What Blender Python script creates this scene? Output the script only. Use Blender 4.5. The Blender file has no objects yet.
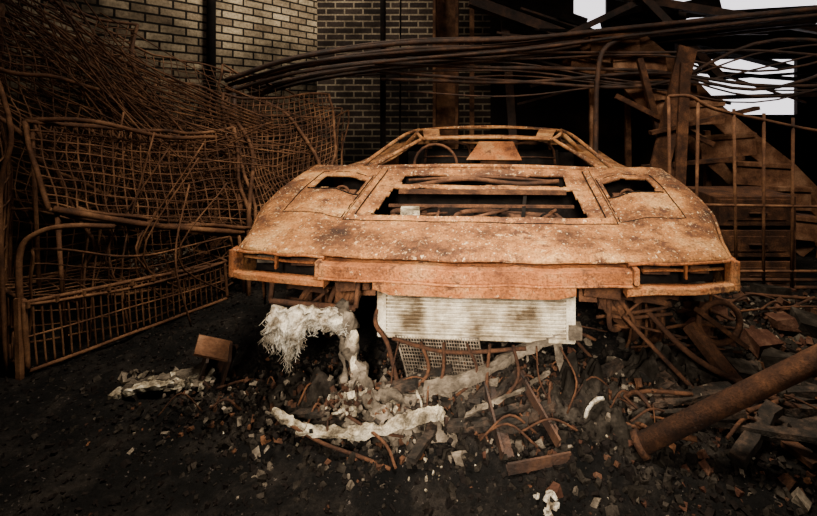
import bpy, math, random
from mathutils import Vector, Matrix, noise, Euler
random.seed(7)
R=random.uniform
# ------------------------------------------------------------------ helpers
def nz(x,y,z=0.0): return noise.noise(Vector((x,y,z)))
def sst(t,a=0.0,b=1.0):
    t=max(0.0,min(1.0,(t-a)/(b-a))); return t*t*(3-2*t)
def smooth(pts,k=5):
    P=[Vector(p) for p in pts]
    if len(P)<3: return P
    out=[]
    for i in range(len(P)-1):
        a=P[i-1] if i>0 else P[0]*2-P[1]; b=P[i]; c=P[i+1]; d=P[i+2] if i+2<len(P) else P[-1]*2-P[-2]
        for j in range(k):
            t=j/k
            out.append(0.5*((2*b)+(c-a)*t+(2*a-5*b+4*c-d)*t*t+(3*b-a-3*c+d)*t**3))
    out.append(P[-1]); return out
class B:
    def __init__(s): s.v=[];s.f=[];s.m=[];s.s=[]
    def add(s,vs,fs,mi=0,sm=False):
        o=len(s.v); s.v+= [tuple(v) for v in vs]
        for f in fs: s.f.append(tuple(i+o for i in f)); s.m.append(mi); s.s.append(sm)
    def box(s,c,size,rot=(0,0,0),mi=0,jit=0):
        M=Euler(rot).to_matrix(); c=Vector(c); vs=[]
        for x in(-.5,.5):
            for y in(-.5,.5):
                for z in(-.5,.5):
                    vs.append(c+M@Vector((x*size[0]+R(-jit,jit),y*size[1]+R(-jit,jit),z*size[2]+R(-jit,jit))))
        s.add(vs,[(0,1,3,2),(4,6,7,5),(0,4,5,1),(2,3,7,6),(0,2,6,4),(1,5,7,3)],mi)
    def beam(s,p0,p1,w,h,mi=0,crump=0,segs=1,up=(0,0,1),sm=False):
        p0=Vector(p0);p1=Vector(p1);d=(p1-p0).normalized();u=Vector(up)
        if abs(d.dot(u))>.95:u=Vector((0,1,0))
        x=d.cross(u).normalized();z=x.cross(d);vs=[];fs=[]
        for i in range(segs+1):
            c=p0.lerp(p1,i/segs)
            if crump: c=c+Vector((R(-1,1),R(-1,1),R(-1,1)))*crump
            for a,b in((-1,-1),(1,-1),(1,1),(-1,1)):
                q=c+x*a*w/2+z*b*h/2
                if crump:q=q+Vector((R(-1,1),R(-1,1),R(-1,1)))*crump
                vs.append(q)
        for i in range(segs):
            for k in range(4): fs.append((i*4+k,i*4+(k+1)%4,i*4+4+(k+1)%4,i*4+4+k))
        fs.append((3,2,1,0)); e=segs*4; fs.append((e,e+1,e+2,e+3)); s.add(vs,fs,mi,sm)
    def angle(s,p0,p1,w,t=.008,mi=0,up=(0,0,1)):   # L-section steel
        p0=Vector(p0);p1=Vector(p1);d=(p1-p0).normalized();u=Vector(up)
        x=d.cross(u).normalized();z=x.cross(d)
        s.beam(p0,p1,w,t,mi,up=up); s.beam(p0+x*w/2+z*w/2,p1+x*w/2+z*w/2,t,w,mi,up=up)
    def tube(s,pts,r,mi=0,n=6,cap=True):
        P=[Vector(p) for p in pts]; 
        t=(P[1]-P[0]).normalized(); u=Vector((0,0,1)) if abs(t.z)<.9 else Vector((1,0,0))
        x=t.cross(u).normalized(); vs=[];fs=[]
        for i,p in enumerate(P):
            if i==0:t=P[1]-P[0]
            elif i==len(P)-1:t=P[-1]-P[-2]
            else:t=P[i+1]-P[i-1]
            if t.length<1e-7:t=Vector((0,0,1))
            t.normalize(); x=(x-t*x.dot(t))
            if x.length<1e-5:x=t.orthogonal()
            x.normalize(); y=t.cross(x)
            rr=r[i] if isinstance(r,(list,tuple)) else r
            for k in range(n):
                a=2*math.pi*k/n; vs.append(p+x*math.cos(a)*rr+y*math.sin(a)*rr)
        for i in range(len(P)-1):
            for k in range(n): fs.append((i*n+k,i*n+(k+1)%n,(i+1)*n+(k+1)%n,(i+1)*n+k))
        if cap: fs.append(tuple(range(n-1,-1,-1))); e=(len(P)-1)*n; fs.append(tuple(range(e,e+n)))
        s.add(vs,fs,mi,True)
    def ring(s,c,rad,r,axis='x',mi=0,n=20):
        c=Vector(c);pts=[]
        for i in range(n+1):
            a=2*math.pi*i/n; ca,sa=math.cos(a)*rad,math.sin(a)*rad
            pts.append(c+(Vector((0,ca,sa)) if axis=='x' else Vector((ca,0,sa)) if axis=='y' else Vector((ca,sa,0))))
        s.tube(pts,r,mi,6,False)
    def chunk(s,c,r,mi=0):
        M=Euler((R(0,6),R(0,6),R(0,6))).to_matrix();c=Vector(c)
        sx,sy,sz=r*R(.6,1.5),r*R(.5,1.1),r*R(.3,.9);vs=[]
        for x in(-1,1):
            for y in(-1,1):
                for z in(-1,1):vs.append(c+M@Vector((x*sx*R(.45,1),y*sy*R(.45,1),z*sz*R(.45,1))))
        s.add(vs,[(0,1,3,2),(4,6,7,5),(0,4,5,1),(2,3,7,6),(0,2,6,4),(1,5,7,3)],mi)
    def sheet(s,fn,nu,nv,mi=0,skip=None,sm=True):
        vs=[fn(i/nu,j/nv) for j in range(nv+1) for i in range(nu+1)];fs=[]
        for j in range(nv):
            for i in range(nu):
                if skip and skip((i+.5)/nu,(j+.5)/nv):continue
                a=j*(nu+1)+i;fs.append((a,a+1,a+nu+2,a+nu+1))
        s.add(vs,fs,mi,sm)
    def grid(s,c00,c10,c11,c01,nu,nv,r=.0035,rf=.009,amp=.05,sag=0.0,seed=0,mi=0,k=10,frame=True,drop=0.0):
        c=[Vector(q) for q in(c00,c10,c11,c01)]
        def f(u,v):
            p=c[0]*(1-u)*(1-v)+c[1]*u*(1-v)+c[2]*u*v+c[3]*(1-u)*v
            n=noise.noise_vector(p*1.6+Vector((seed*3.1,seed,0)))*amp+noise.noise_vector(p*5+Vector((seed,0,0)))*amp*.25
            p=p+n; p.z-=sag*4*u*(1-u); 
            p.z=max(p.z,.01)
            return p
        for i in range(nu+1):
            if random.random()<drop: continue
            e=(i in(0,nu)) and frame
            s.tube([f(i/nu,j/k) for j in range(k+1)],rf if e else r,mi,5)
        for j in range(nv+1):
            if random.random()<drop: continue
            e=(j in(0,nv)) and frame
            s.tube([f(i/(k*2),j/nv) for i in range(2*k+1)],rf if e else r*1.15,mi,5)
    def obj(s,name,mats,parent=None,recentre=True,solid=0,bevel=0,sub=0):
        me=bpy.data.meshes.new(name); V=[Vector(v) for v in s.v]; o=Vector((0,0,0))
        if recentre and parent is None:
            xs=[v.x for v in V];ys=[v.y for v in V];zs=[v.z for v in V]
            o=Vector(((min(xs)+max(xs))/2,(min(ys)+max(ys))/2,min(zs)))
        me.from_pydata([tuple(v-o) for v in V],[],s.f)
        for m in mats: me.materials.append(m)
        me.polygons.foreach_set("material_index",s.m); me.polygons.foreach_set("use_smooth",s.s)
        me.update(); ob=bpy.data.objects.new(name,me); bpy.context.scene.collection.objects.link(ob); ob.location=o
        if parent: ob.parent=parent
        if solid:
            md=ob.modifiers.new("Solid",'SOLIDIFY');md.thickness=solid;md.offset=-1
        if bevel:
            md=ob.modifiers.new("Bevel",'BEVEL');md.width=bevel;md.segments=2;md.limit_method='ANGLE'
        return ob
# ------------------------------------------------------------------ materials
def newmat(name):
    m=bpy.data.materials.new(name);m.use_nodes=True;nt=m.node_tree;nt.nodes.clear()
    o=nt.nodes.new('ShaderNodeOutputMaterial');b=nt.nodes.new('ShaderNodeBsdfPrincipled');nt.links.new(b.outputs[0],o.inputs[0])
    return m,nt,b
def ramp(nt,stops,inp):
    r=nt.nodes.new('ShaderNodeValToRGB');e=r.color_ramp.elements
    while len(e)<len(stops):e.new(.5)
    for i,(p,c) in enumerate(stops):e[i].position=p;e[i].color=(*c,1)
    nt.links.new(inp,r.inputs[0]);return r.outputs[0]
def noi(nt,vec,sc,det=6,ro=.6):
    n=nt.nodes.new('ShaderNodeTexNoise');n.inputs['Scale'].default_value=sc;n.inputs['Detail'].default_value=det;n.inputs['Roughness'].default_value=ro
    nt.links.new(vec,n.inputs['Vector']);return n.outputs['Fac']
def mix(nt,a,b,f,mode='MIX'):
    m=nt.nodes.new('ShaderNodeMix');m.data_type='RGBA';m.blend_type=mode
    for s,i in((f,0),(a,6),(b,7)):
        if hasattr(s,'links'):nt.links.new(s,m.inputs[i])
        elif isinstance(s,(float,int)):m.inputs[i].default_value=s
        else:m.inputs[i].default_value=(*s,1)
    return m.outputs[2]
def mottled(name,stops,sc=4,fine=90,speck=None,bump=.4,rough=.9,spec=0.1,finemix=.5,mid=None,bdist=.01,flake=None):
    m,nt,b=newmat(name);tc=nt.nodes.new('ShaderNodeTexCoord').outputs['Object']
    n1=noi(nt,tc,sc,10,.68);c=ramp(nt,stops,n1)
    n2=noi(nt,tc,fine,4,.7);d=ramp(nt,[(.3,(.25,.22,.2)),(.5,(.9,.9,.9)),(.7,(1.4,1.35,1.3))],n2)
    c=mix(nt,c,d,finemix,'MULTIPLY')
    if mid:
        n4=noi(nt,tc,mid[0],8,.75);f=ramp(nt,[(mid[1],(0,0,0)),(mid[1]+.08,(1,1,1))],n4);c=mix(nt,c,mid[2],f)
    if flake:   # edges of blistered scale
        n5=noi(nt,tc,flake[0],9,.8);f=ramp(nt,[(flake[1],(0,0,0)),(flake[1]+.04,(1,1,1))],n5);c=mix(nt,c,flake[2],f)
    if speck:
        n3=noi(nt,tc,speck[0],3,.6);f=ramp(nt,[(speck[1],(0,0,0)),(speck[1]+.05,(1,1,1))],n3);c=mix(nt,c,speck[2],f)
    nt.links.new(c,b.inputs['Base Color']);b.inputs['Roughness'].default_value=rough;b.inputs['Specular IOR Level'].default_value=spec
    bp=nt.nodes.new('ShaderNodeBump');bp.inputs['Strength'].default_value=bump;bp.inputs['Distance'].default_value=bdist
    nt.links.new(n2,bp.inputs['Height']);nt.links.new(bp.outputs[0],b.inputs['Normal']);return m
M_body=mottled('rusted_body_steel',[(.34,(.030,.010,.004)),(.44,(.15,.052,.014)),(.54,(.36,.145,.040)),(.66,(.52,.28,.11))],4.2,120,(65,.63,(.66,.46,.27)),1.0,.7,.4,1.0,mid=(9,.53,(.075,.024,.009)),flake=(26,.585,(.58,.35,.17)))
M_bump=mottled('orange_rust_bumper',[(.34,(.10,.028,.008)),(.5,(.35,.115,.030)),(.66,(.50,.25,.10))],7,130,None,.9,.7,.35,.95,mid=(14,.55,(.09,.030,.011)),flake=(30,.60,(.56,.33,.17)))
M_rust=mottled('dark_rust',[(.34,(.014,.006,.004)),(.5,(.055,.022,.010)),(.66,(.14,.058,.025))],9,120,None,.6,.85,.25,.7)
M_pipe=mottled('sooty_pipe_rust',[(.34,(.008,.005,.004)),(.5,(.038,.017,.010)),(.66,(.10,.043,.02))],7,120,None,.5,.7,.4)
M_wire=mottled('wire_rust',[(.34,(.025,.010,.005)),(.5,(.09,.037,.016)),(.66,(.22,.105,.048))],6,100,None,.3,.8,.25)
M_dark=mottled('charred_black',[(.3,(.003,.0025,.0025)),(.6,(.011,.008,.007)),(.8,(.035,.018,.011))],8,70,None,.6,.9,.08)
M_char=mottled('charred_timber',[(.36,(.006,.005,.004)),(.5,(.022,.015,.011)),(.66,(.075,.045,.030))],14,60,None,1.0,.8,.25,.9)
M_wood=mottled('oxidised_stair_steel',[(.34,(.035,.015,.009)),(.5,(.14,.065,.034)),(.66,(.28,.155,.09))],5,90,None,.4,.85)
M_pale=mottled('pale_melted_aluminium',[(.38,(.06,.045,.03)),(.48,(.26,.21,.145)),(.60,(.66,.59,.46))],16,110,None,.9,.7,.2,.85)
M_rad=mottled('radiator_aluminium',[(.38,(.10,.065,.035)),(.48,(.36,.29,.20)),(.6,(.72,.66,.54))],6,120,None,.4,.55,.3,.6)
M_fib=mottled('white_fibre_insulation',[(.38,(.16,.12,.08)),(.47,(.42,.36,.28)),(.60,(.82,.76,.66))],20,200,None,.9,.95,.05,.8)
M_brk=mottled('loose_brick',[(.3,(.022,.010,.007)),(.5,(.06,.027,.018)),(.7,(.13,.072,.046))],12,90,None,.6,.95,.05)
M_ash=mottled('ash_rubble',[(.3,(.005,.004,.0035)),(.5,(.016,.013,.0105)),(.7,(.055,.044,.036))],12,90,None,.6,.95,.05)
M_grey=mottled('grey_concrete_debris',[(.34,(.03,.024,.019)),(.5,(.105,.083,.063)),(.66,(.26,.21,.16))],12,90,None,.6,.95,.1)
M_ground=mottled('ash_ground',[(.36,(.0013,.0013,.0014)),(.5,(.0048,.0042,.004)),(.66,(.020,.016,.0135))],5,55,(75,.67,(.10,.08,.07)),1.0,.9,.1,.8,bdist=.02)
M_sheet=mottled('sooty_sheet_metal',[(.3,(.004,.0035,.0035)),(.5,(.010,.007,.006)),(.7,(.03,.015,.010))],3,40,None,.4,.85,.1)
def brickmat(name,c1,c2,mo,lo=.38,hi=.60,z0=1.0,z1=2.1):
    m,nt,b=newmat(name);uv=nt.nodes.new('ShaderNodeTexCoord').outputs['UV']
    t=nt.nodes.new('ShaderNodeTexBrick');nt.links.new(uv,t.inputs['Vector'])
    for k,v in(('Color1',(*c1,1)),('Color2',(*c2,1)),('Mortar',(*mo,1)),('Scale',1.0),('Mortar Size',.010),('Mortar Smooth',.15),('Brick Width',.225),('Row Height',.078),('Bias',0.0)):t.inputs[k].default_value=v
    n=noi(nt,uv,1.1,5,.65);s=ramp(nt,[(lo,(.10,.08,.07)),(hi,(1.2,1.15,1.1))],n)
    n2=noi(nt,uv,40,4,.7);s2=ramp(nt,[(.3,(.4,.4,.4)),(.7,(1.25,1.25,1.25))],n2)
    c=mix(nt,t.outputs['Color'],s,.9,'MULTIPLY');c=mix(nt,c,s2,.9,'MULTIPLY')
    # shade painted into the brick colour, heavier on lower courses, ragged upper limit
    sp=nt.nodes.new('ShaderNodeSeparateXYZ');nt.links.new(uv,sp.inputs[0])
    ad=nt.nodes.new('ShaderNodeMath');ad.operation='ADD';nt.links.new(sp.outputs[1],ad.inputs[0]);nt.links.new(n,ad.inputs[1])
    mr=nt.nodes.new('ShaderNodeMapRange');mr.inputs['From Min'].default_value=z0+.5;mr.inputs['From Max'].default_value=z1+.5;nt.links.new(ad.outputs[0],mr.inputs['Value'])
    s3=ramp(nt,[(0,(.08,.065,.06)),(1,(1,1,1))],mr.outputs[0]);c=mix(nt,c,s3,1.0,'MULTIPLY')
    nt.links.new(c,b.inputs['Base Color']);b.inputs['Roughness'].default_value=.9;b.inputs['Specular IOR Level'].default_value=.1
    bp=nt.nodes.new('ShaderNodeBump');bp.invert=True;bp.inputs['Strength'].default_value=.8;bp.inputs['Distance'].default_value=.01
    nt.links.new(t.outputs['Fac'],bp.inputs['Height']);nt.links.new(bp.outputs[0],b.inputs['Normal']);return m
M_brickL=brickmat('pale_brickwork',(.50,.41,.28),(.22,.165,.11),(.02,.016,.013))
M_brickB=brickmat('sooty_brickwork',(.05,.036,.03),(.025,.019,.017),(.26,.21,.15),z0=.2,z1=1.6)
# ------------------------------------------------------------------ room shell
def wall(name,p0,p1,h,mat,holes=(),t=.2):
    p0=Vector((*p0,0));p1=Vector((*p1,0));L=(p1-p0).length;d=(p1-p0)/L;n=Vector((d.y,-d.x,0))
    xs=sorted({0,L}|{a for q in holes for a in q[:2]});zs=sorted({-.1,h}|{a for q in holes for a in q[2:]})
    vs=[];fs=[];uvs=[]
    def quad(a,b,c,e,uv):
        o=len(vs);vs.extend([a,b,c,e]);fs.append((o,o+1,o+2,o+3));uvs.extend(uv)
    for i in range(len(xs)-1):
        for j in range(len(zs)-1):
            cx=(xs[i]+xs[i+1])/2;cz=(zs[j]+zs[j+1])/2
            if any(a<cx<b and c<cz<e for a,b,c,e in holes):continue
            x0,x1,z0,z1=xs[i],xs[i+1],zs[j],zs[j+1]
            P=lambda x,z,k:p0+d*x+Vector((0,0,z))-n*k
            uv=[(x0,z0),(x1,z0),(x1,z1),(x0,z1)]
            quad(P(x0,z0,0),P(x1,z0,0),P(x1,z1,0),P(x0,z1,0),uv)
            quad(P(x1,z0,t),P(x0,z0,t),P(x0,z1,t),P(x1,z1,t),uv)
            quad(P(x0,z0,t),P(x0,z0,0),P(x0,z1,0),P(x0,z1,t),[(0,z0),(t,z0),(t,z1),(0,z1)])
            quad(P(x1,z0,0),P(x1,z0,t),P(x1,z1,t),P(x1,z1,0),[(0,z0),(t,z0),(t,z1),(0,z1)])
            quad(P(x0,z1,0),P(x1,z1,0),P(x1,z1,t),P(x0,z1,t),[(x0,0),(x1,0),(x1,t),(x0,t)])
            quad(P(x0,z0,t),P(x1,z0,t),P(x1,z0,0),P(x0,z0,0),[(x0,0),(x1,0),(x1,t),(x0,t)])
    me=bpy.data.meshes.new(name);me.from_pydata([tuple(v) for v in vs],[],fs);me.materials.append(mat)
    l=me.uv_layers.new(name='UVMap')
    for i,u in enumerate(uvs):l.data[i].uv=u
    ob=bpy.data.objects.new(name,me);bpy.context.scene.collection.objects.link(ob);return ob
H=4.2
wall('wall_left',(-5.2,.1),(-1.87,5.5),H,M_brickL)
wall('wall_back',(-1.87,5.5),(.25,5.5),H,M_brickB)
wall('wall_back_sheeting',(.25,5.5),(4.8,5.5),H,M_sheet,holes=[(1.02,1.42,2.10,3.0),(1.9,4.4,2.20,3.0),(2.45,3.75,1.12,1.80)],t=.06)
wall('wall_right',(4.8,5.5),(4.8,-2.5),H,M_sheet)
wall('wall_front',(4.8,-2.5),(-5.2,-2.5),H,M_sheet)
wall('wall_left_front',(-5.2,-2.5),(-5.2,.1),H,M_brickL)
b=B()
for (x0,x1,y0,y1) in [(-5.4,5,-2.7,-.2),(-5.4,-.8,-.2,1.8),(.9,5,-.2,1.8),(-5.4,5,1.8,5.7)]:
    b.box(((x0+x1)/2,(y0+y1)/2,H+.05),(x1-x0,y1-y0,.1))
b.obj('ceiling',[M_sheet],recentre=False)
def gz(x,y):
    z=.018*nz(x*2.5,y*2.5)+.020*nz(x*8,y*8,3)+.012*nz(x*22,y*22,6)
    z+=.10*math.exp(-((x+.1)**2/.5+(y-1.88)**2/.10))
    z+=.16*math.exp(-((x-1.6)**2/.45+(y-2.35)**2/.35))
    z+=.05*math.exp(-((x-.6)**2/.15+(y-1.6)**2/.08))
    z+=.03*math.exp(-((x)**2/.8+(y-1.75)**2/.05))*nz(x*13,y*13,9)*3
    return z
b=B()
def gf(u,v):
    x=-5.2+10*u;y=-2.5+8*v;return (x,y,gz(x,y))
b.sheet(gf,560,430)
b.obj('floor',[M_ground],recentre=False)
# ------------------------------------------------------------------ car
car=bpy.data.objects.new('burnt_out_car',None);bpy.context.scene.collection.objects.link(car)
car.location=(.012,1.675,0);car.rotation_euler=(0,0,math.radians(-4))
W=.985
def wid(bb): return W+.07*sst(bb,.0,.45)-.07*sst(bb,1.1,1.9)
def off(x):
    s=abs(x)/W;return .075*s*s+.02*s**8
def ztop(x,bb):
    w=wid(bb);s=min(1,abs(x)/w);z=.645+.20*bb
    z+=.032*math.sin(math.pi*max(0,min(1,(bb-.1)/1.0)))*sst(s,.60,.72)
    if s>.955:z-=.03*((s-.955)/.045)**2
    if bb<.03:z-=.016*(1-bb/.03)**2
    z+=.006*max(0,1-abs(bb-.10)/.05)
    if .30<bb<.97:
        z+=.018*max(0,1-abs(abs(x)-.585)/.02)
    if abs(x)<.60:z+=.018*max(0,1-abs(bb-.30)/.018)
    if abs(x)<.565 and .32<bb<.95:z-=.014
    if .62<abs(x)<.90 and .30<bb<.84: z-=.008
    z+=.005*nz(x*6,bb*6)+.002*nz(x*30,bb*30)
    return z
def top_pt(x,bb): return Vector((x,bb+off(x)*(1-sst(bb/.7)),ztop(x,bb)))
def hole(x,bb):
    j=.012*nz(x*14,bb*14,5);ax=abs(x)+j;q=bb+j
    if ax<.50-.08*(q-.36) and .365<q<.72:return True
    if ax<.45 and .760<q<.920:return True
    if .645<ax<.875 and .60<q<.80:return True
    return False
b=B()
LH=1.0
b.sheet(lambda u,v:top_pt((-1+2*u)*wid(LH*v),LH*v),200,100,0,lambda u,v:hole((-1+2*u)*wid(LH*v),LH*v))
b2=B()
def seam(pts,r=.0035,dz=.001):
    P=[]
    for i in range(len(pts)-1):
        for k in range(12):
            t=k/12;x=pts[i][0]*(1-t)+pts[i+1][0]*t;y=pts[i][1]*(1-t)+pts[i+1][1]*t
            q=top_pt(x,y);P.append(q+Vector((0,0,dz)))
    q=top_pt(*pts[-1]);P.append(q+Vector((0,0,dz)));b2.tube(P,r,0,5)
for s in(-1,1):
    seam([(s*.62,.30),(s*.62,.84),(s*.905,.84),(s*.905,.30),(s*.62,.30)],.0025,0)
    seam([(s*.605,.96),(s*.605,.28),(0,.28)],.003)
    seam([(s*.565,.95),(s*.565,.325),(0,.325)],.003)
    seam([(s*.63,.585),(s*.895,.585)],.004,.002)
b.obj('hood_and_fenders',[M_body],car,solid=.012)
b2.obj('panel_seams',[M_dark],car)
b=B()
def arch(y,z):
    return (y-.66)**2+(z-.27)**2<.33**2 or (y-3.05)**2+(z-.27)**2<.34**2
def zt(y):
    if y<LH:return ztop(wid(y),y)
    a=ztop(wid(LH),LH)
    return a+(.775-a)*sst(y,LH,1.3)+.05*sst(y,1.6,3.0)-.10*sst(y,3.4,4.1)
for sgn in(-1,1):
    def sf(u,v,sgn=sgn):
        y=4.08*u;lo=.50-.28*sst(y,.22,.36) if y<2 else .22+.22*sst(y,3.4,3.7)
        hi=zt(y);z=hi+(lo-hi)*v
        x=wid(y)-.03*v-.06*sst(y,3.2,4.1)
        yy=y+off(W)*(1-sst(y/.7))
        return Vector((sgn*x,yy,z))
    b.sheet(sf,140,24,0,lambda u,v,sf=sf:arch(4.08*u,sf(u,v).z))
    def sh(u,v,sgn=sgn):
        y=.99+(2.9-.99)*u;xo=wid(y);xi=.74
        return Vector((sgn*(xo+(xi-xo)*v),y,zt(max(y,LH))+.02*math.sin(v*math.pi*.5)))
    b.sheet(sh,40,6)
    for (yy) in(1.15,2.3):
        b.beam((sgn*(W+.003),yy,.75),(sgn*(W-.015),yy,.25),.012,.012,0)
def rd(u,v):
    x=-.93+1.86*u;y=2.85+1.25*v;return Vector((x,y,.85-.03*(abs(x)/.93)**4-.12*sst(v,.6,1)))
b.sheet(rd,40,24,0,lambda u,v:.25<u<.75 and .12<v<.55)
b.sheet(lambda u,v:Vector((-.93+1.86*u,4.09,.74-.34*v)),20,6)
b.obj('side_and_rear_panels',[M_body],car,solid=.01)
# bumper assembly
def nosebar(bb,x0,x1,z0,z1,y0,dep,mi=0,n=20,slant=0):
    vs=[];fs=[]
    for i in range(n+1):
        x=x0+(x1-x0)*i/n;y=off(x)+y0+.005*nz(x*7,z0*20,3);j=.006*nz(x*9,z0*30)
        e=slant*(1 if i in(0,n) else 0)
        for (dy,z) in((0,z0+j+e),(0,z1+j),(dep,z1+j),(dep,z0+j+e)):vs.append((x,y+dy,z))
    for i in range(n):
        for k in range(4):fs.append((i*4+k,i*4+(k+1)%4,i*4+4+(k+1)%4,i*4+4+k))
    fs+=[(0,1,2,3),(n*4+3,n*4+2,n*4+1,n*4)]
    bb.add(vs,fs,mi)
b=B()
nosebar(b,-.585,.575,.560,.608,-.040,.09,0,40)
nosebar(b,-.585,.575,.552,.560,-.048,.09,0,40)
nosebar(b,-.375,.375,.503,.552,-.030,.07,slant=.018,n=12)
nosebar(b,-.985,-.57,.518,.542,-.025,.05);nosebar(b,.56,.985,.514,.539,-.025,.05)
nosebar(b,-.985,-.58,.617,.627,-.005,.03);nosebar(b,.57,.985,.617,.627,-.005,.03)
nosebar(b,-.97,-.64,.578,.585,.04,.02);nosebar(b,.64,.97,.576,.583,.04,.02)
for s in(-1,1):
    b.box((s*.975,off(.98)+.0,.574),(.020,.06,.11),(0,0,s*.25))
    b.box((s*.595,off(.6)-.0,.585),(.02,.07,.06))
    b.box((s*.80,off(.8)+.03,.580),(.010,.02,.055))
b.obj('front_bumper',[M_bump],car,bevel=.004)
b=B()
nosebar(b,-.96,.96,.50,.63,.13,.02)
for s in(-1,1):
    b.box((s*.70,off(.7)+.09,.575),(.10,.05,.03),mi=1);b.box((s*.87,off(.87)+.08,.575),(.07,.04,.03),mi=2 if s<0 else 1)
b.obj('lamp_recess_panel',[M_dark,M_rust,M_grey],car)
b=B()
b.box((0,.75,.46),(1.5,.8,.02));b.box((0,2.25,.30),(1.75,2.2,.04));b.box((0,3.6,.45),(1.6,.8,.05))
b.box((0,1.00,.64),(1.7,.02,.36))
for s in(-1,1):
    b.box((s*.60,.62,.50),(.05,.75,.30));b.beam((s*.45,.16,.47),(s*.5,1.1,.34),.07,.09,1)
    b.beam((s*.52,.2,.50),(s*.62,.28,.30),.06,.05,1);b.beam((s*.62,.28,.32),(s*.80,.62,.28),.05,.04,1)
    b.tube([(s*.66,.60,.62),(s*.72,.66,.30)],.035,1,8)
    b.box((s*.70,.26,.44),(.16,.12,.03),(.2,0,s*.3),1);b.box((s*.78,.24,.47),(.12,.02,.10),(0,.2*s,0),1)
    b.box((s*.56,.22,.44),(.10,.04,.14),(.2,.1*s,0),1)
    b.box((s*.50,.14,.49),(.14,.05,.06),(.1,.1*s,0),1)
    for k in range(6):
        b.tube(smooth([(s*R(.45,.7),.2,R(.42,.5)),(s*R(.5,.8),.22,R(.3,.42)),(s*R(.5,.9),.3,R(.2,.35))]),R(.005,.012),1)
b.obj('chassis_frame',[M_dark,M_rust],car)
b=B()
for k in range(9):
    x=R(-.38,.38);b.tube(smooth([(x,.38,R(.52,.62)),(x+R(-.2,.2),.48,R(.58,.68)),(max(-.45,min(.45,x+R(-.3,.3))),.6,R(.60,.72)),(max(-.4,min(.4,x+R(-.2,.2))),.72,.64)]),R(.006,.014),random.choice([0,0,1]),6)
b.box((-.34,.50,.63),(.09,.12,.16),(0,0,.2),2);b.box((.28,.56,.60),(.28,.18,.12),(.1,.1,.3),0)
b.tube([(-.15,.45,.52),(-.15,.45,.67)],.05,0,12);b.ring((.02,.52,.67),.14,.012,'z',0,28);b.ring((.02,.52,.65),.09,.009,'z',0,24)
b.beam((-.46,.56,.71),(.46,.57,.715),.018,.012,0);b.beam((-.44,.70,.755),(.44,.70,.76),.03,.02,0)
b.beam((.2,.38,.68),(.23,.72,.74),.018,.010,1)
for k in range(200):b.chunk((R(-.43,.43),R(.40,.7),R(.48,.62)),R(.010,.03),random.choice([0,0,0,1,2]))
for k in range(12):b.chunk((R(-.05,.25),R(.40,.47),.63+R(0,.02)),R(.008,.016),2)
b.tube(smooth([(-.42,.82,.76),(-.1,.80,.81),(.2,.84,.78),(.42,.82,.80)]),.012,0);b.tube(smooth([(-.42,.86,.79),(0,.85,.815),(.42,.86,.79)]),.008,0)
b.obj('luggage_bay_debris',[M_rust,M_dark,M_pale],car)
b=B()
for s in(-1,1):
    b.box((s*.76,.70,.66),(.27,.24,.02));b.box((s*.765,.74,.72),(.15,.05,.05),(.3,0,0),1)
    b.ring((s*.76,.72,.735),.04,.007,'y',1,16)
b.obj('popup_headlamps',[M_dark,M_rust],car)
# cabin
b=B()
def arc(xh,y,z,cam,n=10):return [(xh*(2*i/n-1),y,z-cam*(2*i/n-1)**2) for i in range(n+1)]
b.tube(smooth(arc(.68,1.0,.855,.015),2),.014);b.tube(smooth(arc(.475,1.60,.985,.012),2),.013)
for s in(-1,1):
    b.tube(smooth([(s*.68,1.0,.845),(s*.58,1.32,.91),(s*.475,1.60,.973)]),.013)
    b.tube(smooth([(s*.475,1.60,.973),(s*.57,1.9,1.0),(s*.60,2.2,1.005),(s*.66,2.7,.92),(s*.72,3.1,.85)]),.014)
    b.tube(smooth([(s*.78,1.02,.82),(s*.71,1.32,.905),(s*.64,1.75,.99),(s*.61,2.2,1.012)]),.013)
    b.tube([(s*.60,2.2,1.0),(s*.84,2.35,.78)],.022);b.tube([(s*.52,2.3,.985),(s*.55,2.35,.60)],.02)
    b.tube(smooth([(s*.50,2.25,1.0),(s*.48,2.6,.93),(s*.45,2.9,.86)]),.014)
def rf(u,v):
    x=(-.5+u)*2*(.465+.12*v);y=1.62+.6*v;return Vector((x,y,.985+.05*math.sin(v*1.9)-.015*(x/.5)**2+.004*nz(x*8,y*8)))
b.sheet(rf,24,14,0,lambda u,v:(.12<u<.88 and .12<v<.7))
b.tube(smooth(arc(.60,2.22,1.036,.03),2),.015)
b.tube(smooth(arc(.60,2.35,.80,.0),2),.02)
b.obj('roof_and_window_frames',[M_body],car)
b=B()
b.box((0,1.22,.74),(1.4,.22,.10),mi=0,jit=.02);b.tube(smooth([(-.6,1.16,.81),(-.2,1.15,.83),(.2,1.16,.81),(.6,1.16,.82)]),.012,1)
b.ring((-.35,1.42,.80),.15,.010,'y',1);b.tube([(-.35,1.42,.80),(-.35,1.22,.74)],.02,1)
b.tube([(-.49,1.42,.80),(-.21,1.42,.80)],.01,1)
for x in(-.36,.36):
    b.box((x,2.0,.42),(.48,.5,.12),mi=1);b.box((x,2.22,.62),(.46,.08,.44),(-.25,0,0),0)
    for k in range(5):b.tube(smooth([(x-.2,2.16,.5+k*.07),(x,2.13,.51+k*.07),(x+.2,2.16,.5+k*.07)]),.006,1)
    b.tube(smooth([(x-.2,2.2,.72),(x-.17,2.24,.87),(x,2.25,.90),(x+.17,2.24,.87),(x+.2,2.2,.72)]),.012,1)
b.box((0,2.42,.55),(1.5,.03,.5),mi=0)
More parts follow.
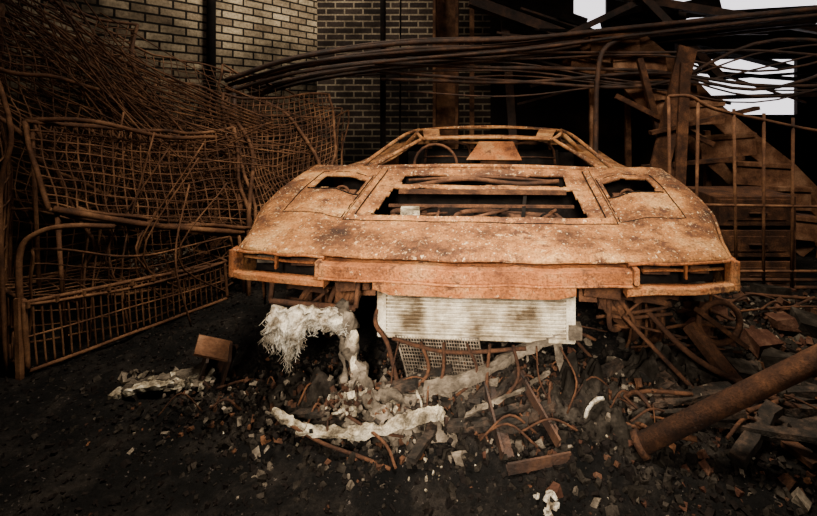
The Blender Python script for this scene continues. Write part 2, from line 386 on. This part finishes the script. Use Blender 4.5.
b.add([(-.18,1.98,.78),(.27,1.98,.78),(.20,2.10,.92),(-.08,2.10,.92),(-.18,2.02,.77),(.27,2.02,.77),(.20,2.14,.91),(-.08,2.14,.91)],[(0,1,2,3),(7,6,5,4),(0,4,5,1),(1,5,6,2),(2,6,7,3),(3,7,4,0)],2)
b.box((.08,2.08,.72),(.3,.05,.2),mi=1)
b.obj('dashboard_and_seats',[M_dark,M_rust,M_bump],car)
b=B()
for s in(-1,1):
    for y in(.66,3.05):
        b.ring((s*.84,y,.235),.19,.022,'x',0,24);b.ring((s*.74,y,.235),.18,.02,'x',0,24);b.tube([(s*.70,y,.235),(s*.85,y,.235)],.06,0,14)
        for k in range(5):
            a=k*1.2566+.3;b.beam((s*.83,y,.235),(s*.84,y+.18*math.cos(a),.235+.18*math.sin(a)),.05,.02,0,up=(1,0,0))
        b.tube([(s*.73,y,.235),(s*.745,y,.235)],.13,0,20)
        for k in range(3):b.ring((s*(.70+.07*k),y,.225),.215,.007,'x',1,22)
b.obj('burnt_wheels',[M_rust,M_wire],car)
b=B()
b.box((0,.155,.375),(.72,.015,.16),mi=1)
for k in range(11):b.box((.0,.128,.302+k*.0148),(.72,.03,.0055))
for k in range(90):b.box((-.36+k*.72/89,.134,.376),(.004,.024,.155),(0,.0,0))
for s in(-1,1):b.box((s*.375,.13,.376),(.035,.05,.18),mi=0)
b.box((0,.13,.466),(.78,.05,.018));b.box((0,.13,.288),(.78,.05,.014));b.box((.39,.11,.33),(.05,.05,.05),mi=1)
rad=b.obj('radiator',[M_rad,M_grey],car)
b=B()
b.grid((-.32,.10,.28),(.02,.10,.28),(.08,-.02,.10),(-.22,-.02,.12),30,18,.0018,.004,.02,0,2,0)
b.tube(smooth([(-.33,.10,.28),(-.1,.06,.255),(.2,.08,.27)]),.008,1)
b.tube(smooth([(-.36,.13,.46),(-.40,.10,.35),(-.34,.06,.28),(-.28,.0,.14)]),.009,1)
for k in range(8):
    x=-.3+.09*k;b.tube(smooth([(x,.08,.28),(x+R(-.05,.05),.0,.2),(x+R(-.1,.1),-.03,.10)]),R(.003,.007),1)
b.obj('radiator_guard_mesh',[M_grey,M_rust],car)
# ------------------------------------------------------------------ debris around the nose
b=B()
def fib(u,v):
    x=-.755+.30*u;dz=(.05+.12*math.exp(-((u-.24)/.2)**2))*v
    dz*=(1+.5*nz(u*14,0,2)*v)
    p=Vector((x+.02*nz(u*5,v*5,1),1.72-.05*math.sin(v*2.5)+.04*nz(u*7,v*6,8),.445-.02*u-dz))
    return p+noise.noise_vector(p*45)*.012+noise.noise_vector(p*16)*.016
b.sheet(fib,110,50,0,lambda u,v:v>.75 and nz(u*40,v*2)>.1)
for k in range(700):
    u=random.random();p=fib(u,R(.2,1));l=R(.3,.8)*(.3+.9*math.exp(-((u-.22)/.2)**2))
    b.tube([p,p+Vector((R(-.01,.01),R(-.02,.0),-.022*l)),p+Vector((R(-.02,.02),R(-.03,0),-.05*l))],.0010,0,3)
b.tube([(-.78,1.76,.445),(-.44,1.73,.43)],.012,1)
b.tube([(-.78,1.76,.445),(-.78,1.78,.53)],.01,1);b.tube([(-.44,1.73,.43),(-.44,1.78,.53)],.01,1)
b.obj('white_insulation_clump',[M_fib,M_rust])
b=B()
def lump(pts,rr,mi=0,n=10,amp=.35):
    P=smooth(pts,8);o=len(b.v);b.tube(P,[rr*(1+.3*math.sin(i*.9)) for i in range(len(P))],mi,n)
    for i in range(o,len(b.v)):
        v=Vector(b.v[i]);b.v[i]=tuple(v+noise.noise_vector(v*38)*rr*amp+noise.noise_vector(v*90)*rr*amp*.4)
lump([(-.50,1.74,.43),(-.45,1.68,.40),(-.44,1.66,.31),(-.40,1.64,.22),(-.34,1.60,.14),(-.28,1.58,.10)],.023,2,12,.9)
lump([(-.47,1.72,.42),(-.43,1.665,.36),(-.42,1.64,.25),(-.37,1.61,.17)],.013,0,10,.8)
lump([(-.50,1.70,.40),(-.47,1.67,.30),(-.46,1.64,.20)],.012,2,8,.8)
lump([(-.40,1.63,.15),(-.30,1.62,.17),(-.2,1.64,.13)],.02,2,8,1.0)
for k in range(260):
    t=random.random();b.chunk((-.42+R(-.10,.16)*t*1.6,1.63+R(-.05,.05),.11+.14*(1-t)*random.random()),R(.006,.018),random.choice([0,2,2,2,1,1]))
b.obj('melted_air_duct',[M_pale,M_rust,M_grey])
b=B()
def heap(cx,cy,rx,ry,h,mi,seed):
    def f(u,v):
        x=cx+rx*(2*u-1);y=cy+ry*(2*v-1);r=(2*u-1)**2+(2*v-1)**2
        e=max(0,1-r);z=gz(x,y)-.01+h*e**.7*(.55+1.1*abs(nz(x*9,y*9,seed))+.5*nz(x*28,y*28,seed))
        return Vector((x,y,z))+noise.noise_vector(Vector((x,y,seed))*24)*.012*e
    b.sheet(f,70,50,mi,lambda u,v:(2*u-1)**2+(2*v-1)**2>.97,False)
heap(-.33,1.68,.20,.11,.13,1,1.0);heap(-.55,1.72,.17,.11,.12,0,2.0);heap(.02,1.72,.24,.10,.10,0,3.0)
heap(.42,1.72,.22,.12,.14,0,4.0);heap(-.72,1.80,.14,.10,.09,0,5.0);heap(-.18,1.61,.18,.05,.05,1,6.0)
heap(.78,1.86,.22,.16,.16,0,7.0);heap(.12,1.62,.14,.06,.05,0,8.0);heap(.55,1.60,.16,.08,.06,0,9.0)
b.obj('burnt_residue_heap',[M_ash,M_grey,M_rust],recentre=False)
b=B()
def strip(P,w,h,mi,amp):
    vs=[];fs=[]
    for i,p in enumerate(P):
        ww=w*(.7+.5*abs(nz(i*.22,1)));hh=h*(.7+.5*abs(nz(i*.3,4)))
        for a,c in((-1,-1),(1,-1),(1.0,.3),(.3,1),(-1,.9)):
            q=p+Vector((0,a*ww/2,c*hh/2));vs.append(q+noise.noise_vector(q*30)*amp+noise.noise_vector(q*80)*amp*.5)
    for i in range(len(P)-1):
        for k in range(5):fs.append((i*5+k,i*5+(k+1)%5,i*5+5+(k+1)%5,i*5+5+k))
    n=(len(P)-1)*5;fs+=[(4,3,2,1,0),(n,n+1,n+2,n+3,n+4)];b.add(vs,fs,mi)
strip(smooth([(-.70,1.60,.130),(-.64,1.58,.105),(-.57,1.565,.09)],10),.045,.022,0,.008)
strip(smooth([(-.60,1.57,.085),(-.5,1.56,.08),(-.40,1.555,.08)],10),.06,.014,0,.006)
strip(smooth([(-.42,1.56,.075),(-.30,1.56,.095),(-.20,1.57,.12),(-.12,1.59,.125),(-.09,1.60,.10)],10),.06,.045,0,.010)
strip(smooth([(-.16,1.59,.08),(-.165,1.60,.13),(-.19,1.60,.19)],6),.02,.018,0,.008)
b.obj('melted_trim_strip',[M_pale])
b=B()
strip(smooth([(-.17,1.66,.165),(.05,1.70,.205),(.2,1.77,.25),(.37,1.80,.305)],8),.08,.042,0,.009)
strip(smooth([(-.02,1.60,.11),(.15,1.65,.15),(.30,1.70,.20)],8),.03,.014,0,.010)
strip(smooth([(-.3,1.66,.12),(-.15,1.68,.14),(0,1.70,.13),(.1,1.72,.16)],8),.05,.03,0,.015)
b.beam((.34,1.80,.30),(.38,1.82,.10),.03,.03,0,.003,4);b.beam((-.16,1.66,.15),(-.14,1.66,.06),.04,.04,0,.003,4)
b.obj('collapsed_crossmember',[M_grey])
b=B()
for i in range(50):b.chunk((R(-1.48,-1.10),R(1.84,1.95),.03+R(0,.04)),R(.008,.024),random.choice([0,1,1]))
strip(smooth([(-1.46,1.85,.03),(-1.35,1.86,.050),(-1.2,1.90,.055),(-1.12,1.92,.08)],8),.08,.03,0,.012)
strip(smooth([(-1.40,1.90,.03),(-1.25,1.92,.06),(-1.13,1.93,.09)],8),.09,.04,1,.018)
b.obj('pale_plaster_fragment',[M_pale,M_grey])
b=B()
b.box((-1.10,1.93,.17),(.14,.11,.010),(.3,.45,.5));b.box((-1.13,1.91,.11),(.010,.11,.12),(.3,.35,.5),1);b.box((-1.05,1.94,.09),(.010,.11,.14),(.3,.25,.5),1);b.box((-1.10,1.98,.10),(.11,.010,.13),(.2,.3,.5),1)
b.obj('rusty_metal_box',[M_wood,M_pipe])
# charred timbers and slats piled ahead of the nose
b=B()
G=random.gauss
for k in range(34):
    x=G(.25,.42);y=G(1.68,.09);a=R(-.9,.9)+random.choice([0,0,1.4]);L=R(.06,.2);z=gz(x,y)
    dx,dy=math.cos(a)*L,math.sin(a)*L*.6
    b.beam((x-dx,y-dy,z+R(.0,.05)),(x+dx,y+dy,z+R(.02,.12)),R(.02,.05),R(.012,.03),0,.003,6)
for k in range(12):
    x=R(.7,1.5);y=R(1.5,2.0);a=R(-1,1);L=R(.1,.25);z=gz(x,y)
    b.beam((x-math.cos(a)*L,y-math.sin(a)*L,z+R(.0,.04)),(x+math.cos(a)*L,y+math.sin(a)*L,z+R(.02,.1)),R(.03,.06),R(.015,.03),0,.003,6)
b.obj('charred_timber_pile',[M_char],recentre=False)
# rubble field
mats=[M_ash,M_dark,M_rust,M_brk,M_grey,M_pale]
b=B()
def scatter(n,fx,fy,s0,s1,ch):
    for _ in range(n):
        x=fx();y=fy();r=R(s0,s1)*(1 if random.random()<.85 else 1.5);b.chunk((x,y,gz(x,y)+r*.15),r,random.choice(ch))
scatter(11000,lambda:R(-2.3,2.6),lambda:R(.9,3.0),.003,.010,[0,1,1,1,1,1])
scatter(4500,lambda:G(-.05,.5),lambda:G(1.75,.14),.004,.016,[0,0,0,0,0,1,1,2,4,0,0])
for _ in range(2200):
    x=G(0,.5);y=G(1.73,.07);b.chunk((x,y,gz(x,y)+R(0,.09)),R(.004,.014),random.choice([0,0,0,1,1,2,4]))
scatter(2600,lambda:G(1.5,.42),lambda:G(2.1,.35),.006,.026,[0,0,0,1,2,3,0,1,4])
scatter(1600,lambda:G(.8,.4),lambda:G(1.6,.2),.004,.016,[0,0,1,1,0,3,0,1])
scatter(90,lambda:G(-.15,.3),lambda:G(1.6,.10),.003,.010,[5,5,4])
scatter(60,lambda:R(-.9,1.7),lambda:R(1.25,1.9),.002,.006,[5,4])
scatter(300,lambda:R(-1.2,-.3),lambda:G(1.95,.15),.004,.014,[0,0,1,0,2])
b.obj('rubble_pile',mats,recentre=False)
b=B()
for i in range(30):
    x=G(1.6,.4);y=G(2.2,.25);x=max(.95,x);b.box((x,y,gz(x,y)+.035),(R(.08,.2),.095,.06),(R(-.5,.5),R(-.4,.4),R(0,3)),random.choice([0,0,1,1]),.012)
b.obj('loose_bricks',[M_brk,M_ash])
b=B()
p0=Vector((.56,1.50,.075));p1=Vector((1.45,1.27,.72))
b.tube([p0,p1],.033,0,20);d=(p1-p0).normalized();b.tube([p0-d*.0,p0+d*.02],.044,0,20)
b.tube([p1,p1+Vector((.05,.0,-.74))],.03,0,10)
b.obj('steel_pipe',[M_rust])
b=B()
b.angle((.06,1.74,.17),(.125,1.49,.04),.045,.008,0);b.angle((.19,1.74,.18),(.31,1.52,.06),.04,.008,0)
b.angle((.12,1.46,.025),(.33,1.49,.04),.035,.008,0)
b.obj('bent_angle_irons',[M_pipe])
b=B()
b.tube(smooth([(-.62,1.56,.10),(-.5,1.53,.06),(-.36,1.50,.035),(-.26,1.47,.02)]),.006)
b.tube(smooth([(-.5,1.62,.13),(-.3,1.52,.08),(-.24,1.46,.03)]),.005)
for k in range(34):
    x=R(.45,1.9);y=R(1.55,2.4);a=R(0,3.1);L=R(.08,.3)
    b.tube(smooth([(x-L*math.cos(a),y-L*.4*math.sin(a),gz(x,y)+.02+R(0,.07)),(x,y,gz(x,y)+.04+R(0,.05)),(x+L*math.cos(a),y+L*.4*math.sin(a),gz(x,y)+R(0.01,.08))]),R(.003,.009))
for k in range(60):
    x=G(-.05,.4);y=G(1.70,.08);a=R(0,6.2);L=R(.04,.13)
    b.tube(smooth([(x-L*math.cos(a),y-L*.4*math.sin(a),gz(x,y)+R(0,.07)),(x,y,gz(x,y)+.04+R(0,.07)),(x+L*math.cos(a),y+L*.4*math.sin(a),gz(x,y)+R(0.01,.05))]),R(.002,.005))
b.tube(smooth([(.62,1.82,.36),(.72,1.76,.26),(.82,1.72,.16),(.90,1.70,.08)]),.009);b.tube(smooth([(.74,1.9,.35),(.9,1.8,.2),(1.15,1.7,.1),(1.4,1.62,.06)]),.012)
b.beam((1.0,1.75,.07),(1.12,1.45,.05),.05,.02);b.beam((.95,1.95,.26),(1.08,1.75,.07),.07,.03)
b.ring((1.08,1.95,.27),.09,.014,'y',0,20);b.beam((.98,1.93,.33),(1.2,1.97,.16),.05,.02)
for s in range(3):b.tube([(1.25,2.7,.07+s*.05),(2.4,2.72,.07+s*.045)],.014)
b.tube([(1.3,2.7,0),(1.3,2.7,.2)],.014);b.tube([(2.3,2.7,0),(2.3,2.7,.2)],.014)
b.obj('scrap_metal_rods',[M_rust])
b=B()
def wt(c,r,n=10):
    for k in range(n):b.chunk(Vector(c)+Vector((R(-1,1)*r,R(-1,1)*r,R(0,.5)*r)),r*R(.3,.6),0)
wt((.23,1.335,.015),.030,14);wt((.42,1.36,.01),.014);wt((.95,1.5,.03),.012,5);wt((.7,1.42,.01),.010,4);wt((.9,1.35,.01),.010,4)
b.tube(smooth([(.41,1.60,.10),(.42,1.60,.13),(.45,1.61,.155),(.48,1.62,.155)]),.007,0)
b.obj('white_plaster_crumbs',[M_fib])
# ------------------------------------------------------------------ wire cages, left
def cage(fn,mats=(M_wire,)):
    b=B();fn(b);return b.obj('wire_mesh_cage',list(mats))
def c1(b):
    b.grid((-1.98,2.0,.33),(-1.51,2.78,.25),(-1.51,2.80,.015),(-1.98,2.02,.015),30,2,.0042,.010,.015,0,1)
    b.grid((-1.98,2.0,.33),(-1.51,2.78,.25),(-2.0,3.1,.26),(-2.5,2.35,.30),10,8,.003,.008,.03,.03,2)
    b.grid((-1.98,2.0,.34),(-2.6,2.35,.32),(-2.6,2.35,.015),(-1.98,2.02,.015),16,2,.004,.010,.01,0,3)
    b.beam((-2.0,1.99,.36),(-1.99,1.99,.0),.02,.02)
    for k in range(9):
        t=k/9;b.box((-1.97+.46*t,2.0+.78*t,.325-.08*t),(.02,.012,.03))
cage(c1)
def c2(b):
    b.grid((-2.24,2.3,1.14),(-1.70,3.15,1.02),(-1.46,2.9,.40),(-2.02,2.22,.70),20,10,.0042,.012,.10,.05,4)
    b.grid((-2.02,2.22,.72),(-1.46,2.9,.42),(-1.9,3.3,.42),(-2.6,2.6,.60),14,6,.0038,.008,.08,.03,5)
    b.grid((-2.24,2.4,1.10),(-1.70,3.25,.95),(-1.5,3.1,.20),(-2.1,2.4,.20),16,12,.003,.008,.14,.05,44)
    b.tube(smooth([(-2.02,2.18,.71),(-1.8,2.45,.57),(-1.62,2.7,.47),(-1.46,2.9,.40)]),.018)
    for p in((-2.02,2.2,.70),(-1.48,2.88,.4),(-2.24,2.3,1.14)):
        b.tube([p,(p[0]+.03,p[1]+.02,0)],.010)
    b.sheet(lambda u,v:Vector((-2.02+.55*u,2.3+.62*u+.06*v,.70-.30*u-.07*v))+noise.noise_vector(Vector((u*3,v*3,2)))*.03,20,6,0)
    b.tube(smooth([(-2.25,2.28,1.14),(-2.02,2.4,1.13),(-1.85,2.75,1.02),(-1.7,3.12,.99),(-1.62,3.1,.85),(-1.5,2.95,.5)]),.014)
cage(c2)
def c3(b):
    b.grid((-2.95,2.7,1.85),(-1.95,3.7,1.24),(-1.75,3.1,.60),(-2.38,2.25,1.18),22,16,.0038,.012,.14,.10,6)
    b.grid((-3.0,2.9,1.55),(-1.95,3.8,1.05),(-1.7,3.3,.40),(-2.5,2.4,.70),24,12,.003,.008,.16,.08,7)
    for p in((-1.95,3.7,1.2),(-2.5,2.4,.7),(-1.75,3.1,.58)):b.tube([p,(p[0]-.04,p[1]+.05,0)],.012)
    for k in range(80):   # wires torn loose from the panels
        a=Vector((R(-2.9,-2.3),2.6+R(-.2,.3),1.4+R(-.4,.6)));c=Vector((-1.6+R(-.35,.40),3.4+R(-.4,.4),.55+R(-.35,.6)))
        m=(a+c)/2+Vector((R(-.1,.1),R(-.1,.2),-R(.05,.35)))
        b.tube(smooth([a,m,c],8),R(.003,.006),0,5)
    for k in range(10):
        x=-2.1+.6*random.random();b.tube(smooth([(x,2.3+R(0,.6),.0),(x-.05,2.4,.4),(x+R(-.2,.2),2.6,R(.6,1.2))]),.005,0,5)
cage(c3)
def c4(b):
    b.grid((-1.96,3.6,1.34),(-1.25,4.05,1.30),(-1.08,3.5,.72),(-1.46,2.9,.42),20,18,.0042,.012,.10,.04,8)
    b.grid((-1.8,3.9,1.05),(-1.2,4.3,1.15),(-1.08,3.8,.3),(-1.5,3.1,.15),14,11,.003,.008,.10,.03,9)
    b.tube(smooth([(-1.96,3.6,1.36),(-1.6,3.75,1.20),(-1.35,3.6,1.0),(-1.14,3.45,.72),(-1.12,3.35,.35),(-1.15,3.3,0)]),.014)
    b.tube(smooth([(-1.9,3.5,1.2),(-1.6,3.3,.9),(-1.45,2.95,.5),(-1.4,2.85,.0)]),.014)
cage(c4)
def c5(b):
    b.grid((-2.2,2.0,1.55),(-2.6,2.5,1.75),(-2.55,2.5,.02),(-2.12,2.05,.02),7,14,.0042,.012,.04,0,10)
    b.tube(smooth([(-2.02,2.02,0),(-2.0,2.0,.3),(-2.0,2.0,.56),(-1.94,2.03,.64),(-1.84,2.08,.655),(-1.74,2.2,.62)]),.013)
    b.tube(smooth([(-2.06,2.0,.0),(-2.09,2.0,.8),(-2.04,2.0,1.1),(-2.16,2.0,1.5)]),.010)
    b.grid((-2.0,2.02,.60),(-1.52,2.85,.40),(-1.55,2.95,.06),(-2.05,2.1,.05),14,6,.003,.006,.07,.05,11,drop=.1)
cage(c5)
def c6(b):
    b.grid((-3.2,3.0,2.1),(-2.1,4.4,1.55),(-1.9,4.0,.95),(-2.9,2.9,1.4),22,11,.0035,.010,.12,.12,12)
    b.grid((-2.3,4.1,1.6),(-1.3,4.6,1.2),(-1.2,4.2,.6),(-2.1,3.9,.7),16,11,.0035,.010,.12,.05,13)
    for p in((-2.0,4.2,1.2),(-2.9,2.8,1.4),(-1.25,4.4,.95)):b.tube([p,(p[0]-.02,p[1]+.03,0)],.012)
cage(c6)
def c7(b):
    b.grid((-2.9,2.5,2.05),(-2.55,3.4,1.85),(-2.2,3.1,1.30),(-2.5,2.3,1.45),16,14,.004,.013,.12,.05,21)
    b.grid((-3.0,2.7,1.7),(-2.5,3.6,1.5),(-2.1,3.4,.2),(-2.6,2.5,.2),16,20,.0035,.010,.14,.02,22)
    for k in range(7):
        o=.055*k;b.tube(smooth([(-2.75,2.45,1.95-o),(-2.45,2.7,1.72-o),(-2.15,3.0,1.48-o*.8),(-1.85,3.35,1.26-o*.5),(-1.55,3.55,1.10-o*.4)]),.007,0)
    for p in((-2.9,2.5,2.0),(-2.5,2.35,1.4),(-2.55,3.4,1.8)):b.tube([p,(p[0]-.02,p[1]+.03,0)],.012)
cage(c7)
b=B()
for k in range(2000):
    x=R(-2.5,-1.45);y=R(2.75,3.5);h=.08+.35*sst(y,2.7,3.4)
    if x>-1.6 and y<3.0:continue
    b.chunk((x,y,gz(x,y)+R(0,h)),R(.010,.040),random.choice([0,1,1,1,1,1,2]))
for k in range(90):b.chunk((-1.9+R(-.15,.15),2.75+R(-.15,.15),.22+R(0,.08)),R(.005,.016),3)
b.obj('charred_debris_heap',[M_ash,M_dark,M_rust,M_grey],recentre=False)
# ------------------------------------------------------------------ overhead bent pipes
b=B()
base=[(-2.10,4.0,1.38),(-1.5,4.0,1.56),(-.6,4.0,1.68),(.45,4.0,1.75),(1.5,4.0,1.87),(3.2,4.0,2.05),(4.6,4.0,2.12)]
for k in range(13):
    dz=R(-.12,.10);dy=R(-.2,.35);s=R(-.04,.04)
    b.tube(smooth([(x,y+dy+R(-.02,.02),z+dz*(1-.3*i/6)+s*math.sin(i)+R(-.01,.01)) for i,(x,y,z) in enumerate(base)],6),R(.012,.025),0,7)
for k in range(10):
    z0=R(1.35,1.7);b.tube(smooth([(-.9+R(-.3,.5),4.1,z0),(.4,4.05,z0+R(-.1,.1)),(1.6,3.9,z0-R(-.1,.2)),(2.6,3.8,z0+R(-.3,.3)),(4.2,3.8,z0+R(-.2,.5))],6),R(.007,.017),0,6)
b.tube(smooth([(1.05,3.8,0),(1.06,3.8,.8),(1.08,3.8,1.5),(1.2,3.85,1.75),(1.6,3.95,1.86)]),.022)
b.tube([(4.55,4,0),(4.6,4,2.15)],.03,0);b.tube([(-2.10,4.0,1.4),(-2.10,4.1,0)],.02)
b.obj('bent_overhead_pipes',[M_pipe])
b=B()
b.tube([(-.87,4.5,0),(-.87,4.5,4.2)],.028,0,10);b.tube([(-.72,4.6,0),(-.70,4.6,4.2)],.010,0,6)
b.obj('support_pole',[M_dark])
b=B()
b.box((-.38,4.9,2.1),(.03,.26,4.2));b.box((-.14,4.9,2.1),(.03,.26,4.2));b.box((-.26,4.9,2.1),(.24,.02,4.2));b.box((.02,4.85,2.1),(.05,.05,4.2))
b.obj('steel_column',[M_wire])
b=B()
b.tube([(-2.5,4.35,.0),(-2.5,4.35,4.2)],.04,0,10)
b.obj('downpipe',[M_dark])
b=B()
for (p,q,w,h,m) in [((.0,4.4,2.25),(.95,4.6,1.95),.12,.10,0),((.3,4.8,2.4),(1.2,4.7,2.05),.1,.16,1),((.6,4.4,1.75),(2.2,4.4,2.5),.06,.06,0),((1.5,4.6,2.35),(4.0,4.5,1.9),.08,.08,0),((1.7,4.8,2.15),(4.2,4.8,2.30),.06,.05,1),((2.2,4.9,1.62),(4.2,4.8,1.45),.06,.04,1),((2.1,4.9,1.48),(4.2,4.9,1.62),.06,.03,1),((2.2,4.9,1.30),(4.2,4.9,1.36),.06,.05,0),((1.3,4.3,2.6),(2.5,4.5,1.5),.10,.08,0),((1.9,4.6,1.95),(3.2,4.5,1.6),.20,.03,1),((.35,4.6,2.2),(.5,4.6,0),.08,.06,0),((4.1,4.85,2.4),(4.1,4.85,0),.12,.1,0),((2.25,4.8,2.3),(2.25,4.9,0),.08,.08,0),((1.45,4.9,2.05),(2.7,4.9,2.35),.1,.18,1)]:
    b.beam(p,q,w,h,m)
for k in range(14):b.beam((R(.2,1.2),4.5,R(1.2,2.2)),(R(1.6,3.6),4.7,R(1.2,2.2)),R(.02,.05),R(.02,.035),random.choice([0,1]))
b.obj('collapsed_roof_beams',[M_pipe,M_dark])
# ------------------------------------------------------------------ right side
def drawers(name,c,size,mats):
    b=B();w,d,h=size;x,y,z=c
    b.box((x,y,z+h/2),(w,d,h))
    for k in range(3):
        zz=z+h*(k+.5)/3;b.box((x,y-d/2-.01,zz),(w*.9,.02,h/3*.86),(0,0,0),1);b.box((x,y-d/2-.02,zz),(w*.7,.01,h/3*.5),(0,0,0),0);b.tube([(x-.06,y-d/2-.035,zz),(x+.06,y-d/2-.035,zz)],.008,0)
    b.obj(name,mats,bevel=.004)
drawers('drawer_cabinet',(1.90,3.20,-.01),(.55,.40,.62),[M_rust,M_rust])
b=B()
A0=Vector((1.30,4.15,1.86));A1=Vector((3.0,3.65,.10));N=9
for i in range(N):
    t=i/(N-1);c=A0.lerp(A1,t)+Vector((R(-.03,.03),R(-.04,.04),R(-.03,.03)));ry=R(-.12,.12)-.12*math.sin(t*5);rz=R(-.15,.15)
    b.box(c,(.46,.26,.025),(-.15+R(-.1,.1),ry,rz),0);b.box(c+Vector((.0,-.13,-.085)),(.46,.012,.17),(-.1,ry,rz),0)
    b.box(c+Vector((0,-.135,.0)),(.47,.02,.035),(0,ry,rz),0)
for o in(-.24,.24):
    for seg in range(6):
        a=A0.lerp(A1,seg/6)+Vector((o,.0,-.04+.03*math.sin(seg*2)));c=A0.lerp(A1,(seg+1)/6)+Vector((o,.0,-.04+.03*math.sin(seg*2+2)));b.beam(a,c,.03,.17,0,up=(0,0,1))
for x,y,z in((1.12,4.15,1.8),(1.5,4.3,1.7),(2.1,4.0,1.0)):b.beam((x,y,z),(x+.02,y,0),.05,.05,0)
b.box((1.15,4.25,1.62),(.5,.4,.03),(0,.1,.1),0);b.box((1.15,4.05,1.56),(.5,.02,.12),(0,.1,.1),0)
b.obj('metal_staircase',[M_wood],bevel=.003)
b=B()
b.beam((1.30,3.50,.0),(1.80,3.72,1.70),.15,.03,0,up=(0,-1,.2));b.beam((1.74,3.5,.0),(1.45,3.85,1.62),.05,.05,0);b.beam((1.53,3.35,0),(1.70,3.55,1.55),.08,.03,0,up=(0,-1,.2))
b.beam((1.45,3.62,1.0),(2.3,3.6,1.20),.07,.03);b.beam((1.4,3.66,.72),(2.2,3.62,.80),.05,.03);b.beam((1.2,3.7,1.3),(2.0,3.7,.9),.04,.04)
b.obj('leaning_planks',[M_rust])
b=B()
b.tube(smooth([(1.20,2.72,1.27),(1.32,2.7,1.27),(1.45,2.7,1.20),(1.75,2.7,1.13),(2.1,2.7,1.06),(2.6,2.7,1.0)],4),.012)
b.tube([(1.33,2.7,.62),(2.6,2.7,.60)],.009);b.tube([(1.33,2.7,.22),(2.6,2.7,.22)],.009)
for x in(1.35,1.60,1.76,1.93,2.12,2.35,2.58):b.tube([(x,2.7,0),(x+R(-.02,.02),2.7,1.235-.16*(x-1.35))],.0095)
b.tube([(1.20,2.72,1.27),(1.22,2.72,0)],.010)
b.obj('metal_railing',[M_wire])
# ------------------------------------------------------------------ light
def area(name,loc,tgt,sx,sy,e,col,spread=180):
    l=bpy.data.lights.new(name,'AREA');l.shape='RECTANGLE';l.size=sx;l.size_y=sy;l.energy=e;l.color=col;l.spread=math.radians(spread)
    o=bpy.data.objects.new(name,l);bpy.context.scene.collection.objects.link(o);o.location=loc
    o.rotation_euler=(Vector(tgt)-Vector(loc)).to_track_quat('-Z','Y').to_euler()
area('skylight',(.1,1.2,4.1),(.05,2.35,.6),1.0,.8,88,(1,.87,.66),82)
area('low_daylight',(-.2,-1.6,2.1),(.0,2.0,.50),.6,.6,24,(1,.88,.70),32)
area('corner_fill',(-1.3,4.0,4.0),(-2.1,5.1,2.2),.6,.6,54,(1,.90,.73),130)  # added lamp to brighten the brick corner; the ceiling is closed here
area('right_fill',(3.4,1.6,3.4),(1.8,3.7,.9),.8,.8,18,(1,.84,.66),90)  # added fill lamp for the right side, no opening behind it
w=bpy.data.worlds.new('World');bpy.context.scene.world=w;w.use_nodes=True
w.node_tree.nodes['Background'].inputs[0].default_value=(.94,.88,.93,1);w.node_tree.nodes['Background'].inputs[1].default_value=2.3
# ------------------------------------------------------------------ camera
cd=bpy.data.cameras.new('camera');co=bpy.data.objects.new('camera',cd);bpy.context.scene.collection.objects.link(co)
co.location=(0,0,1.2);co.rotation_euler=(math.radians(90),0,0);cd.sensor_width=36;cd.lens=36*450/817
cd.shift_x=-61.5/817;cd.shift_y=-150/817;cd.clip_start=.05
bpy.context.scene.camera=co
